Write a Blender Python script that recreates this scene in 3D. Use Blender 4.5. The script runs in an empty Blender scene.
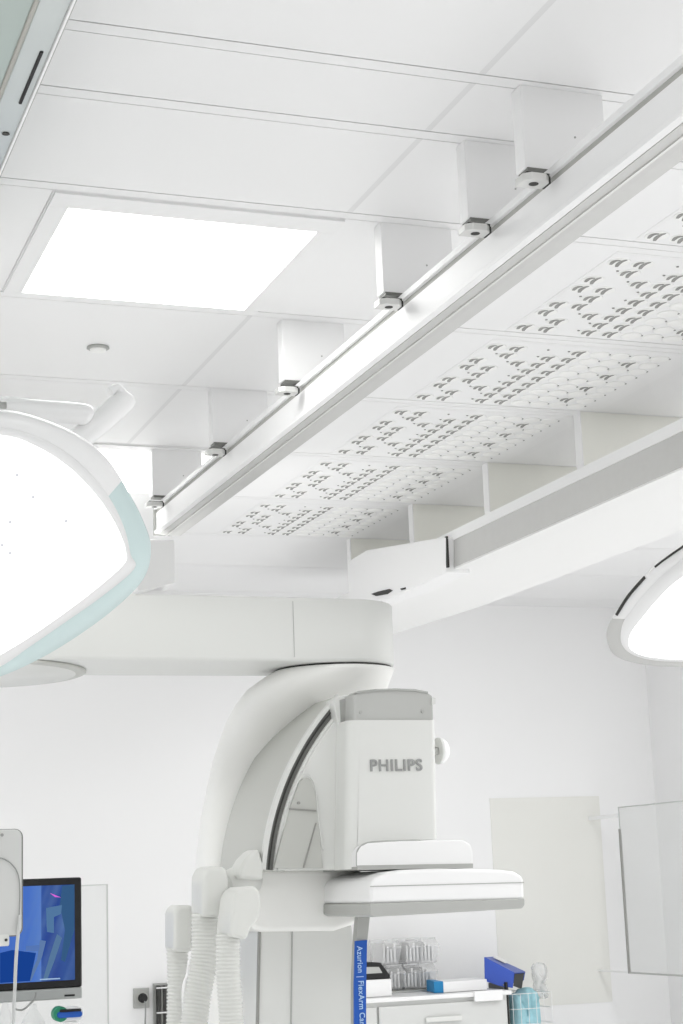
import bpy, bmesh, math, random
from mathutils import Vector, Matrix
random.seed(7)
PI = math.pi
scene = bpy.context.scene
COL = scene.collection

# ------------------------------------------------------------------ camera
YAW, PITCH, ROLL, FPX = 0.35730, 0.20720, -0.0373, 1758.84
CAM = Vector((0, 0, 1.3))
_cy, _sy, _cp, _sp = math.cos(YAW), math.sin(YAW), math.cos(PITCH), math.sin(PITCH)
FW = Vector((_sy*_cp, _cy*_cp, _sp)); _rt = Vector((_cy, -_sy, 0)); _up = _rt.cross(FW)
RT = math.cos(ROLL)*_rt + math.sin(ROLL)*_up
UP = -math.sin(ROLL)*_rt + math.cos(ROLL)*_up
cd = bpy.data.cameras.new('camera'); cam = bpy.data.objects.new('camera', cd); COL.objects.link(cam)
M = Matrix((RT, UP, -FW)).transposed().to_4x4(); M.translation = CAM; cam.matrix_world = M
cd.sensor_fit = 'VERTICAL'; cd.sensor_height = 24; cd.lens = FPX/1024*24
cd.clip_start = 0.05; cd.clip_end = 60
scene.camera = cam

def ray(px, py): return (px-341.5)/FPX*RT - (py-512)/FPX*UP + FW
def at(px, py, Y):                       # surveyed point: where a sight line meets the vertical plane at depth Y
    d = ray(px, py); return CAM + d*((Y-CAM.y)/d.y)
def on_plane(px, py, P, n):
    d = ray(px, py); return CAM + d*((P-CAM).dot(n)/d.dot(n))

# ------------------------------------------------------------------ materials
def s2l(c): return c/12.92 if c <= .04045 else ((c+.055)/1.055)**2.4
def rgb(r, g, b): return (s2l(r/255), s2l(g/255), s2l(b/255), 1)
MATS = {}
def mat(name, col, rough=.5, metal=0, noise=0, nscale=8, emit=None, estr=0, alpha=1, trans=0, coat=0, bump=0):
    m = bpy.data.materials.new(name); m.use_nodes = True
    nt = m.node_tree; b = nt.nodes['Principled BSDF']
    c = rgb(*col)
    b.inputs['Base Color'].default_value = c
    b.inputs['Roughness'].default_value = rough; b.inputs['Metallic'].default_value = metal
    if coat: b.inputs['Coat Weight'].default_value = coat; b.inputs['Coat Roughness'].default_value = .15
    if trans: b.inputs['Transmission Weight'].default_value = trans
    if alpha < 1: b.inputs['Alpha'].default_value = alpha
    if emit: b.inputs['Emission Color'].default_value = rgb(*emit); b.inputs['Emission Strength'].default_value = estr
    if noise or bump:
        tc = nt.nodes.new('ShaderNodeTexCoord'); n = nt.nodes.new('ShaderNodeTexNoise')
        n.inputs['Scale'].default_value = nscale; n.inputs['Detail'].default_value = 4
        nt.links.new(tc.outputs['Object'], n.inputs['Vector'])
        if noise:
            mx = nt.nodes.new('ShaderNodeMix'); mx.data_type = 'RGBA'
            mx.inputs['A'].default_value = tuple(v*(1-noise) for v in c[:3])+(1,)
            mx.inputs['B'].default_value = tuple(min(1, v*(1+noise)) for v in c[:3])+(1,)
            nt.links.new(n.outputs['Fac'], mx.inputs['Factor']); nt.links.new(mx.outputs['Result'], b.inputs['Base Color'])
        if bump:
            bp = nt.nodes.new('ShaderNodeBump'); bp.inputs['Strength'].default_value = bump; bp.inputs['Distance'].default_value = .002
            nt.links.new(n.outputs['Fac'], bp.inputs['Height']); nt.links.new(bp.outputs['Normal'], b.inputs['Normal'])
    MATS[name] = m; return m

CEIL = mat('ceiling_paint', (238, 238, 238), .42, noise=.012, nscale=3)
SEAM = mat('seam_shadow', (150, 150, 146), .8)
STRIP = mat('grid_bar', (237, 237, 237), .4)
WALL = mat('wall_paint', (244, 244, 244), .55, noise=.015, nscale=1.2)
FLOOR = mat('floor_vinyl', (247, 247, 247), .35, noise=.04, nscale=5)
WHITE = mat('white_enamel', (240, 240, 240), .38, coat=.2)
WHITE2 = mat('white_plastic', (216, 217, 213), .42)
HANG = mat('hanger_paint', (244, 244, 244), .5, noise=.01, nscale=12)
HANG2 = mat('hanger_paint_beige', (241, 241, 234), .5, noise=.01, nscale=12)
ALU = mat('brushed_aluminium', (214, 214, 212), .38, metal=.35, noise=.03, nscale=30)
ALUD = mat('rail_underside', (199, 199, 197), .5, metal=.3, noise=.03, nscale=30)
RAILW = mat('rail_white', (240, 240, 240), .5)
GROOVE = mat('groove_grey', (150, 150, 146), .8)  # plain mid grey for seams, a screw and edge strips
RGROOVE = mat('rail_groove', (178, 178, 174), .7)
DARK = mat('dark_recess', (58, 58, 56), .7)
GREYB = mat('grey_trim', (176, 177, 174), .5)
GREYC = mat('grey_steel', (176, 177, 174), .45, metal=.3)
GPAINT = mat('gantry_paint', (220, 221, 218), .4, coat=.15)
GSHADE = mat('gantry_grey', (196, 197, 192), .5)
GCOL = mat('gantry_column_lit', (245, 245, 242), .45)  # column colour lightened to stand in for missing light from below
TRACK = mat('track_grey', (112, 113, 109), .5)
INSET = mat('inset_grey', (188, 189, 184), .55)
BLACK = mat('black_plastic', (9, 9, 10), .6)
SLOT = mat('nozzle_slot', (150, 150, 147), .8)
NOZ = mat('nozzle_white', (243, 243, 241), .4)
DOT = mat('nozzle_dot', (150, 150, 147), .8)
DIFP = mat('diffuser_plate', (239, 239, 239), .4)
BLUE = mat('label_blue', (10, 84, 180), .4)
BINDER = mat('binder_blue', (52, 84, 180), .4, noise=.04, nscale=20)
BOXBLUE = mat('box_blue', (30, 130, 185), .5)
CYAN = mat('cyan_cloth', (165, 212, 222), .6, noise=.12, nscale=45, bump=.5)
GREEN = mat('green_rubber', (40, 140, 105), .5)
SILVER = mat('silver_metal', (170, 173, 172), .4, metal=.5)
CREAM = mat('panel_cream', (233, 233, 228), .5, noise=.01, nscale=4)
GLASSP = mat('acrylic', (228, 230, 229), .12, alpha=.26)
GLASSE = mat('acrylic_edge', (190, 193, 190), .3)
CLEAR = mat('clear_plastic', (238, 239, 239), .25, alpha=.3)
CLEARL = mat('clear_plastic_edge', (232, 233, 233), .2, alpha=.8)
TEAL = mat('teal_glass', (204, 222, 222), .12, coat=.5)
TEALD = mat('canopy_grey_green', (172, 184, 179), .35, noise=.03, nscale=6)
TEALL = mat('canopy_glass_band', (198, 204, 203), .3, noise=.03, nscale=8, coat=.4)
BROWN = mat('canopy_seal', (172, 171, 164), .5)
LETTER = mat('letter_grey', (150, 151, 150), .5)
WLET = mat('letter_pale_blue', (176, 208, 240), .5)
CABW = mat('cabinet_paint', (226, 227, 225), .45)
CABG = mat('cabinet_front', (212, 213, 211), .45)
CORD = mat('cord_grey', (150, 152, 150), .5)

def emissive(name, col, s, vor=False):
    m = bpy.data.materials.new(name); m.use_nodes = True; nt = m.node_tree
    nt.nodes.remove(nt.nodes['Principled BSDF']); e = nt.nodes.new('ShaderNodeEmission')
    e.inputs['Color'].default_value = rgb(*col); e.inputs['Strength'].default_value = s
    nt.links.new(e.outputs[0], nt.nodes['Material Output'].inputs[0])
    MATS[name] = m; return m
PANEL_E = emissive('panel_glow', (255, 255, 253), 9)
LAMP_E = emissive('lamp_glow', (255, 255, 255), 2.5)
LED_E = emissive('led_glow', (246, 248, 255), 1.0)

def screen_mat():
    m = bpy.data.materials.new('blue_screen'); m.use_nodes = True; nt = m.node_tree
    b = nt.nodes['Principled BSDF']; b.inputs['Roughness'].default_value = .12; b.inputs['Base Color'].default_value = rgb(10, 30, 80)
    tc = nt.nodes.new('ShaderNodeTexCoord'); sp = nt.nodes.new('ShaderNodeSeparateXYZ')
    nt.links.new(tc.outputs['Generated'], sp.inputs[0])
    def math_(op, a, b_):
        n = nt.nodes.new('ShaderNodeMath'); n.operation = op
        for i, v in enumerate((a, b_)):
            if isinstance(v, (int, float)): n.inputs[i].default_value = v
            else: nt.links.new(v, n.inputs[i])
        return n.outputs[0]
    x = sp.outputs['X']; z = sp.outputs['Z']
    r1 = nt.nodes.new('ShaderNodeValToRGB'); e = r1.color_ramp.elements
    e[0].position = 0; e[0].color = rgb(60, 120, 220); e[1].position = 1; e[1].color = rgb(30, 78, 150)
    for p, c in ((.78, (70, 125, 225)), (.84, (95, 145, 232)), (.845, (24, 74, 165)), (.90, (14, 62, 150)), (.95, (30, 82, 160))):
        q = e.new(p); q.color = rgb(*c)
    nt.links.new(x, r1.inputs[0])
    d = math_('SUBTRACT', x, math_('MULTIPLY', z, .16))     # slanted pale streaks
    n = nt.nodes.new('ShaderNodeTexNoise'); n.noise_dimensions = '1D'; n.inputs['Scale'].default_value = 9
    nt.links.new(d, n.inputs['W'])
    n3 = nt.nodes.new('ShaderNodeTexNoise'); n3.inputs['Scale'].default_value = 6; nt.links.new(tc.outputs['Generated'], n3.inputs['Vector'])
    f = math_('MULTIPLY', math_('MULTIPLY', math_('SUBTRACT', n.outputs['Fac'], .42), 2.2), n3.outputs['Fac'])
    mx = nt.nodes.new('ShaderNodeMix'); mx.data_type = 'RGBA'; mx.clamp_factor = True
    nt.links.new(f, mx.inputs['Factor']); nt.links.new(r1.outputs[0], mx.inputs['A']); mx.inputs['B'].default_value = rgb(120, 165, 210)
    nt.links.new(mx.outputs['Result'], b.inputs['Emission Color']); b.inputs['Emission Strength'].default_value = .8
    return m
SCREEN = screen_mat()

# ------------------------------------------------------------------ object helpers
def obj(name, bm, m, parent=None, smooth=False, bevel=0, seg=2, autosmooth=True):
    me = bpy.data.meshes.new(name); bmesh.ops.recalc_face_normals(bm, faces=bm.faces[:]); bm.to_mesh(me); bm.free()
    for q in (m if isinstance(m, (list, tuple)) else [m]): me.materials.append(q)
    o = bpy.data.objects.new(name, me); COL.objects.link(o)
    if parent is not None:
        o.parent = parent
        base = parent
        off = Vector((0, 0, 0))
        while base is not None: off += base.location; base = base.parent
        o.location = -off                     # meshes are authored in room coordinates
    if smooth:
        for p in me.polygons: p.use_smooth = True
    if bevel:
        md = o.modifiers.new('bevel', 'BEVEL'); md.width = bevel; md.segments = seg; md.limit_method = 'ANGLE'; md.angle_limit = .6
        for p in me.polygons: p.use_smooth = True
        md.harden_normals = True
    return o
def tag(o, label=None, cat=None, group=None, kind=None):
    if label: o['label'] = label
    if cat: o['category'] = cat
    if group: o['group'] = group
    if kind: o['kind'] = kind
    return o
def thing(name, loc, label, cat, group=None):
    o = bpy.data.objects.new(name, None); COL.objects.link(o); o.location = loc; o.empty_display_size = .05
    return tag(o, label, cat, group)
def copy_tree(o, loc, label, group=None):
    r = o.copy(); COL.objects.link(r); r.location = loc; r['label'] = label
    if group: r['group'] = group
    for ch in [c for c in bpy.data.objects if c.parent == o]:
        c = ch.copy(); COL.objects.link(c); c.parent = r
        for g in [k for k in bpy.data.objects if k.parent == ch]:
            d = g.copy(); COL.objects.link(d); d.parent = c
    return r
def bx(bm, x0, x1, y0, y1, z0, z1, mi=0):
    v = [bm.verts.new(p) for p in ((x0,y0,z0),(x1,y0,z0),(x1,y1,z0),(x0,y1,z0),(x0,y0,z1),(x1,y0,z1),(x1,y1,z1),(x0,y1,z1))]
    for f in ((0,3,2,1),(4,5,6,7),(0,1,5,4),(1,2,6,5),(2,3,7,6),(3,0,4,7)):
        fc = bm.faces.new([v[i] for i in f]); fc.material_index = mi
def box(name, x0, x1, y0, y1, z0, z1, m, parent=None, bevel=0, seg=2):
    bm = bmesh.new(); bx(bm, x0, x1, y0, y1, z0, z1); return obj(name, bm, m, parent, bevel=bevel, seg=seg)
def prism_pts(bm, pts, vec, mi=0):
    a = [bm.verts.new(p) for p in pts]; b = [bm.verts.new(Vector(p)+vec) for p in pts]; n = len(pts)
    bm.faces.new(a).material_index = mi; bm.faces.new(b[::-1]).material_index = mi
    for i in range(n): bm.faces.new((a[i], b[i], b[(i+1) % n], a[(i+1) % n])).material_index = mi
def spline(pts, n=6, closed=True):
    out = []; N = len(pts); P = [Vector(p) for p in pts]
    for i in range(N if closed else N-1):
        if closed: p0, p1, p2, p3 = P[i-1], P[i], P[(i+1) % N], P[(i+2) % N]
        else: p0, p1, p2, p3 = P[max(i-1, 0)], P[i], P[i+1], P[min(i+2, N-1)]
        for k in range(n):
            t = k/n
            out.append(.5*((2*p1)+(p2-p0)*t+(2*p0-5*p1+4*p2-p3)*t*t+(3*p1-p0-3*p2+p3)*t**3))
    if not closed: out.append(P[-1])
    return out
def slab(name, px, y0, y1, m, parent, bevel=0, seg=3):          # flat outline standing at depth y0, running back to y1
    bm = bmesh.new(); prism_pts(bm, [at(x, y, y0) for x, y in px], Vector((0, y1-y0, 0)))
    return obj(name, bm, m, parent, bevel=bevel, seg=seg)
def tube(bm, pts, r, seg=16, mi=0, cap=True):
    P = [Vector(p) for p in pts]; rs = r if isinstance(r, (list, tuple)) else [r]*len(P); rings = []
    u = None
    for i, p in enumerate(P):
        t = (P[min(i+1, len(P)-1)]-P[max(i-1, 0)]).normalized()
        if u is None:
            u = t.orthogonal().normalized()
        u = (u-t*u.dot(t)).normalized(); w = t.cross(u)
        rings.append([bm.verts.new(p+rs[i]*(math.cos(a)*u+math.sin(a)*w)) for a in (2*PI*k/seg for k in range(seg))])
    for a, b in zip(rings, rings[1:]):
        for k in range(seg):
            f = bm.faces.new((a[k], a[(k+1) % seg], b[(k+1) % seg], b[k])); f.material_index = mi; f.smooth = True
    if cap:
        bm.faces.new(rings[0][::-1]).material_index = mi; bm.faces.new(rings[-1]).material_index = mi
def lathe_z(bm, cx, cy, prof, seg=48, mi=0):                       # prof: (radius, z)
    rings = [[bm.verts.new((cx+r*math.cos(2*PI*k/seg), cy+r*math.sin(2*PI*k/seg), z)) for k in range(seg)] for r, z in prof]
    for a, b in zip(rings, rings[1:]):
        for k in range(seg):
            f = bm.faces.new((a[k], a[(k+1) % seg], b[(k+1) % seg], b[k])); f.material_index = mi; f.smooth = True
    bm.faces.new(rings[0][::-1]).material_index = mi; bm.faces.new(rings[-1]).material_index = mi
def text(name, s, size, loc, rot, m, parent, bold=0, width=None, ext=.0015):
    cu = bpy.data.curves.new(name, 'FONT'); cu.body = s; cu.size = size; cu.extrude = ext; cu.offset = bold
    cu.space_character = 1.06+bold*40; cu.align_x = 'CENTER'; cu.align_y = 'CENTER'
    t = bpy.data.objects.new(name, cu); COL.objects.link(t); bpy.context.view_layer.update()
    w = t.dimensions.x
    me = bpy.data.meshes.new_from_object(t.evaluated_get(bpy.context.evaluated_depsgraph_get()))
    bpy.data.objects.remove(t)
    o = bpy.data.objects.new(name, me); COL.objects.link(o); me.materials.clear(); me.materials.append(m)
    if parent:
        o.parent = parent; base = parent; off = Vector((0, 0, 0))
        while base is not None: off += base.location; base = base.parent
        loc = Vector(loc)-off
    o.location = loc; o.rotation_euler = rot
    if width: k = width/w; o.scale = (k, 1, 1)
    return o

# ------------------------------------------------------------------ the room
ZC = 2.8
YS = [-.107, .623, 1.353, 2.084, 2.822, 3.090, 3.552, 4.282, 5.014, 5.748, 6.480, 7.212, 7.945, 8.675]   # near edge of each cross bar
XB = [-3.0, -2.0, -1.33, -.65, .02, .697, 1.378, 2.115, 2.835, 3.51, 4.19, 5.30]
bm = bmesh.new()
bx(bm, -3, 5.3, -1.0, 9.2, ZC+.03, ZC+.08, 1)
ends = YS + [8.95]
DIFF_ROWS = (3, 4.5, 6, 7, 8, 9, 10)
for i, y in enumerate([-1.0]+YS):
    nxt = (YS+[8.95])[i]
    y0 = y if i == 0 else y+.037
    for a, b in zip(XB, XB[1:]):
        g1 = .0015 if a > .6 and a < .7 and 4 < nxt < 4.5 else 0
        bx(bm, a+g1, b-(.014 if 1.3 < b < 1.4 else 0), y0, nxt-(.0045 if nxt < 8.9 else 0), ZC, ZC+.02)
        if 1.3 < b < 1.4: bx(bm, b-.014, b, y0, nxt-.0045, ZC, ZC+.02, 3)
    if nxt < 8.9: bx(bm, -3, 5.3, nxt, nxt+.0345, ZC, ZC+.02, 2)
tag(obj('ceiling', bm, [CEIL, SEAM, STRIP, mat('soft_joint', (226, 226, 226), .5)]), 'white ceiling of metal panels', None, None, 'structure')
tag(box('floor', -3, 5.3, -1, 9.2, -.05, 0, FLOOR), kind='structure')
tag(box('wall_back', -3.1, 5.4, 8.95, 9.1, 0, ZC+.03, WALL), kind='structure')
tag(box('wall_right', 5.19, 5.34, 2.0, 8.95, 0, ZC+.03, WALL), kind='structure')
#tag(box('wall_left', -3.1, -3.0, -1, 8.95, 0, ZC+.03, WALL), kind='structure')

# ------------------------------------------------------------------ ceiling light, sprinkler rose
t = thing('ceiling_light', (1.04, 3.96, ZC), 'large fully visible square lit ceiling light panel with white frame, upper left', 'light panel')
bm = bmesh.new()
X0, X1, Y0, Y1 = .702, 1.376, 3.592, 4.279
x0, x1, y0, y1 = .747, 1.336, 3.672, 4.262
for a in ((X0, X1, Y0, y0), (X0, X1, y1, Y1), (X0, x0, y0, y1), (x1, X1, y0, y1)): bx(bm, *a, ZC-.006, ZC+.001)
obj('frame', bm, STRIP, t, bevel=.001)
box('diffuser', x0, x1, y0, y1, ZC-.004, ZC+.001, PANEL_E, t)
t2 = thing('ceiling_light', (1.5, 6.1, ZC), 'brightly lit square ceiling light panel partly hidden by the surgical lamp and rail', 'light panel')
bm = bmesh.new()
SX = .47
for a in ((X0+SX, X1+SX, Y0+2.165, y0+2.145), (X0+SX, X1+SX, y1+2.19, Y1+2.2), (X0+SX, x0+SX, y0+2.145, y1+2.19), (x1+SX, X1+SX, y0+2.145, y1+2.19)): bx(bm, *a, ZC-.006, ZC+.001)
obj('frame', bm, STRIP, t2, bevel=.001)
box('diffuser', x0+SX-.05, x1+SX, y0+2.145, y1+2.19, ZC-.0065, ZC+.001, PANEL_E, t2)
c = CAM+ray(98, 347)*((ZC-CAM.z)/ray(98, 347).z)
t = thing('smoke_detector', (c.x, c.y, ZC), 'small flat round white disc on ceiling beside the square light', 'detector')
bm = bmesh.new(); lathe_z(bm, c.x, c.y, [(.030, ZC+.001), (.032, ZC-.004), (.027, ZC-.007), (.024, ZC-.0075)]); obj('rim', bm, GREYB, t)
bm = bmesh.new(); lathe_z(bm, c.x, c.y, [(.0235, ZC-.006), (.0215, ZC-.012), (.012, ZC-.014)]); obj('cap', bm, NOZ, t)

# ------------------------------------------------------------------ ceiling hangers
YL = [2.838, 3.106, 3.585, 4.325, 5.018, 5.775]
def hanger_left(Y):
    x0, x1, y0, y1, z0 = 1.462, 1.642, Y, Y+.042, 2.628
    h = thing('ceiling_hanger', (1.55, Y, ZC), 'x', 'hanger', None)
    bm = bmesh.new(); bx(bm, x0, x1, y0, y1, z0, ZC+.001); obj('cover', bm, HANG, h, bevel=.003)
    bm = bmesh.new(); bx(bm, x0+.004, x0+.070, y0-.002, y1-.004, z0-.007, z0+.001); obj('gap_plate', bm, TRACK, h)
    YC = Y-.058; dY = Y-YL[0]
    pz = lambda a, b, y=YL[0]-.058: Vector(at(a, b, y))+Vector((0, dY, 0))
    A, Bq = pz(525, 170.5), pz(552, 181)
    zt_, zb_ = A.z, Bq.z; xa, xb = A.x, Bq.x
    bm = bmesh.new(); w = xb-xa
    prof = [(xa, YC+.045), (xa, YC+.012), (xa+.25*w, YC), (xa+.8*w, YC), (xb, YC+.012), (xb, YC+.045)]
    prism_pts(bm, [(a, b, zb_) for a, b in prof], Vector((0, 0, zt_-zb_))); cl = obj('clamp', bm, ALU, h, bevel=.002)
    bm = bmesh.new(); bx(bm, xa+.008, xb+.001, YC+.010, YC+.045, zt_-.002, zt_+.004); obj('clamp_gasket', bm, DARK, cl)
    bm = bmesh.new(); lathe_z(bm, xa+.5*w, YC+.022, [(.0095, zb_+.001), (.0095, zb_-.0006)], 20); obj('bolt_hole', bm, DARK, cl)
    bm = bmesh.new(); bx(bm, xb, xb+.006, YC+.016, YC+.045, zb_+.002, zt_+.001); obj('latch', bm, DARK, cl)
    bm = bmesh.new(); tube(bm, [(x0+.112, y0+.001, z0+.075), (x0+.112, y0-.001, z0+.075)], .0022, 10); obj('screw', bm, GREYC, h)
    return h
LL = ['box shaped ceiling hanger nearest the camera, largest of the row along the left rail',
      'box shaped ceiling hanger second from the camera on the left rail',
      'box shaped ceiling hanger third from camera, right of the nearer lit ceiling panel',
      'box shaped ceiling hanger fourth from camera, past the nearer lit ceiling panel',
      'box shaped ceiling hanger next to last along the left rail',
      'smallest box shaped ceiling hanger at far end of left rail, beside the bright surgical lamp']
h0 = hanger_left(YL[0]); h0['label'] = LL[0]; h0['group'] = 'hangers along the left rail'
for y, l in zip(YL[1:], LL[1:]): copy_tree(h0, (1.55, y, ZC), l, 'hangers along the left rail')
def hanger_right(Y):
    h = thing('ceiling_hanger', (2.95, Y, ZC), 'x', 'hanger')
    bm = bmesh.new(); bx(bm, 2.732, 3.14, Y, Y+.045, 2.602, ZC+.001); obj('cover', bm, HANG2, h, bevel=.002)
    bm = bmesh.new(); bx(bm, 2.729, 2.732, Y-.0005, Y+.045, 2.602, ZC); obj('edge_trim', bm, RAILW, h)
    bm = bmesh.new(); bx(bm, 2.734, 2.748, Y-.004, Y+.008, 2.600, 2.606); obj('bolt', bm, DARK, h)
    return h
LR = ['wide flat ceiling hanger plate nearest the camera above the right rail, largest of its row',
      'wide flat ceiling hanger plate second from the camera above the right rail',
      'wide flat ceiling hanger plate just above the white end cover of the right rail',
      'farthest ceiling hanger plate, behind the white end cover of the right rail']
h1 = hanger_right(5.016); h1['label'] = LR[0]; h1['group'] = 'hangers above the right rail'
for y, l in zip((5.750, 6.482, 7.214), LR[1:]): copy_tree(h1, (2.95, y, ZC), l, 'hangers above the right rail')

# ------------------------------------------------------------------ rails
def xprism(name, prof, y0, y1, m, parent, bevel=0):
    bm = bmesh.new(); prism_pts(bm, [(x, y0, z) for x, z in prof], Vector((0, y1-y0, 0))); return obj(name, bm, m, parent, bevel=bevel, seg=2)
t = thing('ceiling_rail', (1.5, 3.5, 2.6), 'long white aluminium track under the row of box hangers, running diagonally', 'rail')
RY0, RY1 = 1.2, 5.90
K = lambda L: [(x*1.0218, 1.3+(z-1.3)*1.0218) for x, z in L]
xprism('rail_body', K([(1.474, 2.50), (1.474, 2.566), (1.490, 2.572), (1.56, 2.572), (1.56, 2.50)]), RY0, RY1, RAILW, t)
xprism('top_flange', K([(1.466, 2.577), (1.466, 2.591), (1.56, 2.591), (1.56, 2.577)]), RY0, RY1, RAILW, t, .001)
xprism('groove_strip', K([(1.4750, 2.566), (1.4750, 2.578), (1.55, 2.578), (1.55, 2.566)]), RY0, RY1, RGROOVE, t)
xprism('lower_lip', K([(1.466, 2.493), (1.466, 2.503), (1.478, 2.505), (1.482, 2.491)]), RY0, RY1, RAILW, t, .0015)
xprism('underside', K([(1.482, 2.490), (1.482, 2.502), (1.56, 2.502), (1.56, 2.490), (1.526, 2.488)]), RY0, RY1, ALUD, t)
xprism('guide_lip', K([(1.504, 2.486), (1.504, 2.492), (1.510, 2.492), (1.510, 2.486)]), RY0, RY1, ALU, t)
box('end_cap', 1.496, 1.563, RY1-.002, RY1+.006, 2.513, 2.619, GREYC, t, .001)
t = thing('ceiling_rail', (2.9, 6, 2.5), 'broad grey sided rail on the right hanging under the beige hanger plates', 'rail')
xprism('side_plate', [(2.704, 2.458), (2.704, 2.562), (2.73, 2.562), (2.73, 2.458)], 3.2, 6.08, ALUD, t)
xprism('top_flange', [(2.700, 2.560), (2.700, 2.598), (3.14, 2.598), (3.14, 2.560)], 3.2, 6.3, RAILW, t, .001)
bm = bmesh.new()
prism_pts(bm, [(2.708, 3.2, 2.452), (3.20, 3.2, 2.452), (3.21, 6.9, 2.452), (3.12, 8.0, 2.452), (2.708, 8.0, 2.452)], Vector((0, 0, .10)))
obj('soffit', bm, mat('soffit_white', (234, 234, 233), .5), t)

# ------------------------------------------------------------------ air diffusers with swirl nozzles
def cpt(px, py):
    d = ray(px, py); return CAM+d*((ZC-CAM.z)/d.z)
PIT = .0675
OX, OY = 2.146, .143           # first nozzle, relative to the near cross bar
LOWC = 5
DARKSET = {(0,0),(0,2),(0,3),(0,5),(0,6),(0,8),(1,0),(1,1),(1,3),(1,4),(1,5),(1,7),(1,8),(2,2),(2,6)} | {(3,k) for k in range(1,9)} | {(4,k) for k in range(9)} | {(7,1),(7,3),(7,5),(7,7)}
def nozzle_mesh(open_):
    bm = bmesh.new()
    z = -.0035
    if open_ is True:
        lathe_z(bm, 0, 0, [(.030, 0), (.0295, -.0008), (.0285, -.0012), (.026, -.0012)], 24, 0)
        # two curved slots, from the survey of the nearest nozzle
        c0 = cpt(540+378/4.776, 200+290/4.776)
        for pts in (((338, 299), (350, 286), (366, 280), (386, 279)), ((366, 310), (374, 296), (392, 284), (418, 276))):
            q = [cpt(540+a/4.776, 200+b/4.776)-c0 for a, b in pts]
            q = spline([(v.x, v.y, 0) for v in q], 4, False); n = len(q); L = []; R = []
            for i, p in enumerate(q):
                tt = (q[min(i+1, n-1)]-q[max(i-1, 0)]).normalized(); nn = Vector((-tt.y, tt.x, 0))
                w = .0058*math.sin(PI*(.15+.75*i/(n-1)))+.0008
                L.append(bm.verts.new(p+nn*w+Vector((0, 0, -.0018)))); R.append(bm.verts.new(p-nn*w+Vector((0, 0, -.0018))))
            for i in range(n-1): bm.faces.new((L[i], L[i+1], R[i+1], R[i])).material_index = 1
    else:
        if open_ is False: lathe_z(bm, 0, 0, [(.030, 0), (.029, -.0012), (.024, -.0032), (.016, -.0044), (.006, -.0048)], 24, 0)
        lathe_z(bm, .028, -.010, [(.0038, -.0005), (.0038, -.0020)], 8, 2)
    me = bpy.data.meshes.new('nozzle'); bmesh.ops.recalc_face_normals(bm, faces=bm.faces[:]); bm.to_mesh(me); bm.free()
    for m in (NOZ, SLOT, DOT): me.materials.append(m)
    return me
NM = {True: nozzle_mesh(True), False: nozzle_mesh(False), None: nozzle_mesh(None)}
rows = [(2.822, 'air diffuser panel nearest the camera, cut by the right picture edge'),
        (3.552, 'air diffuser panel second from the camera, large dark crescent nozzle slots'),
        (4.282, 'air diffuser panel third from the camera, ending above the nearest right hanger plate'),
        (5.014, 'air diffuser panel fourth from the camera, beside the nearest right hanger plate'),
        (5.748, 'air diffuser panel next to farthest, above the white end cover of the right rail'),
        (6.480, 'farthest and smallest air diffuser panel, next to plain back ceiling panels')]
for yb, lab in rows:
    t = thing('air_diffuser', (2.47, yb+.4, ZC), lab, 'air diffuser', 'air diffusers in a row on the ceiling')
    box('face_plate', 2.118, 2.79, yb+.085, yb+.722, ZC-.001, ZC+.001, DIFP, t)
    bm = bmesh.new()
    for a in ((2.106, 2.118, yb+.07, yb+.724), (2.79, 2.826, yb+.07, yb+.724), (2.118, 2.79, yb+.07, yb+.085)): bx(bm, *a, ZC-.0008, ZC+.001)
    obj('frame', bm, STRIP, t)
    for i in range(9):
        for j in range(9):
            op = (i, j) in DARKSET
            if not op and i < 5: op = None
            o = bpy.data.objects.new('nozzle', NM[op]); COL.objects.link(o); o.parent = t
            o.location = Vector((OX+PIT*i, yb+OY+PIT*j-.007, ZC-.001))-t.location

# ------------------------------------------------------------------ canopy in the top left corner
t = thing('equipment_canopy', (.2, 2.6, 2.7), 'grey-green metal and glass canopy edge in top left corner under the ceiling', 'canopy')
zc = 2.6
def zpt(px, py, z):
    d = ray(px, py); return CAM+d*((z-CAM.z)/d.z)
ex = (zpt(77, 0, zc).x+zpt(0, 180, zc).x)/2; rx = (zpt(42, 0, zc).x+zpt(0, 101, zc).x)/2
CY0, CY1 = .8, 3.9
xprism('glass_band', [(rx, zc+.004), (ex-.006, zc+.004), (ex-.006, zc+.05), (rx, zc+.05)], CY0, CY1, TEALL, t, .002)
xprism('edge_profile', [(ex-.006, zc-.001), (ex-.002, zc-.001), (ex-.002, zc+.06), (ex-.006, zc+.06)], CY0, CY1, RAILW, t, .001)
xprism('outer_seal', [(ex-.002, zc+.001), (ex, zc+.001), (ex, zc+.05), (ex-.002, zc+.05)], CY0, CY1, GREYC, t)
xprism('seal_strip', [(rx-.010, zc-.006), (rx, zc+.002), (rx, zc+.05), (rx-.010, zc+.05)], CY0, CY1, BROWN, t, .004)
xprism('canopy_body', [(-.35, zc+.0), (rx-.008, zc-.002), (rx-.008, ZC+.01), (-.35, ZC+.01)], CY0, CY1, TEALD, t, .004)
ya, yb_ = zpt(48, 54, zc).y, zpt(26, 106, zc).y
box('slot', ex-.022, ex-.016, ya, yb_, zc+.001, zc+.008, BLACK, t, .002)
p = zpt(13, 136, zc); bm = bmesh.new(); lathe_z(bm, ex-.022, p.y, [(.005, zc+.006), (.007, zc+.002)], 16); obj('hole', bm, DARK, t)

# ------------------------------------------------------------------ x-ray gantry
G = thing('xray_gantry', (.78, 5.3, 2.3), 'large white ceiling-suspended X-ray C-arm with PHILIPS lettering on its detector housing', 'x-ray machine')
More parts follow.
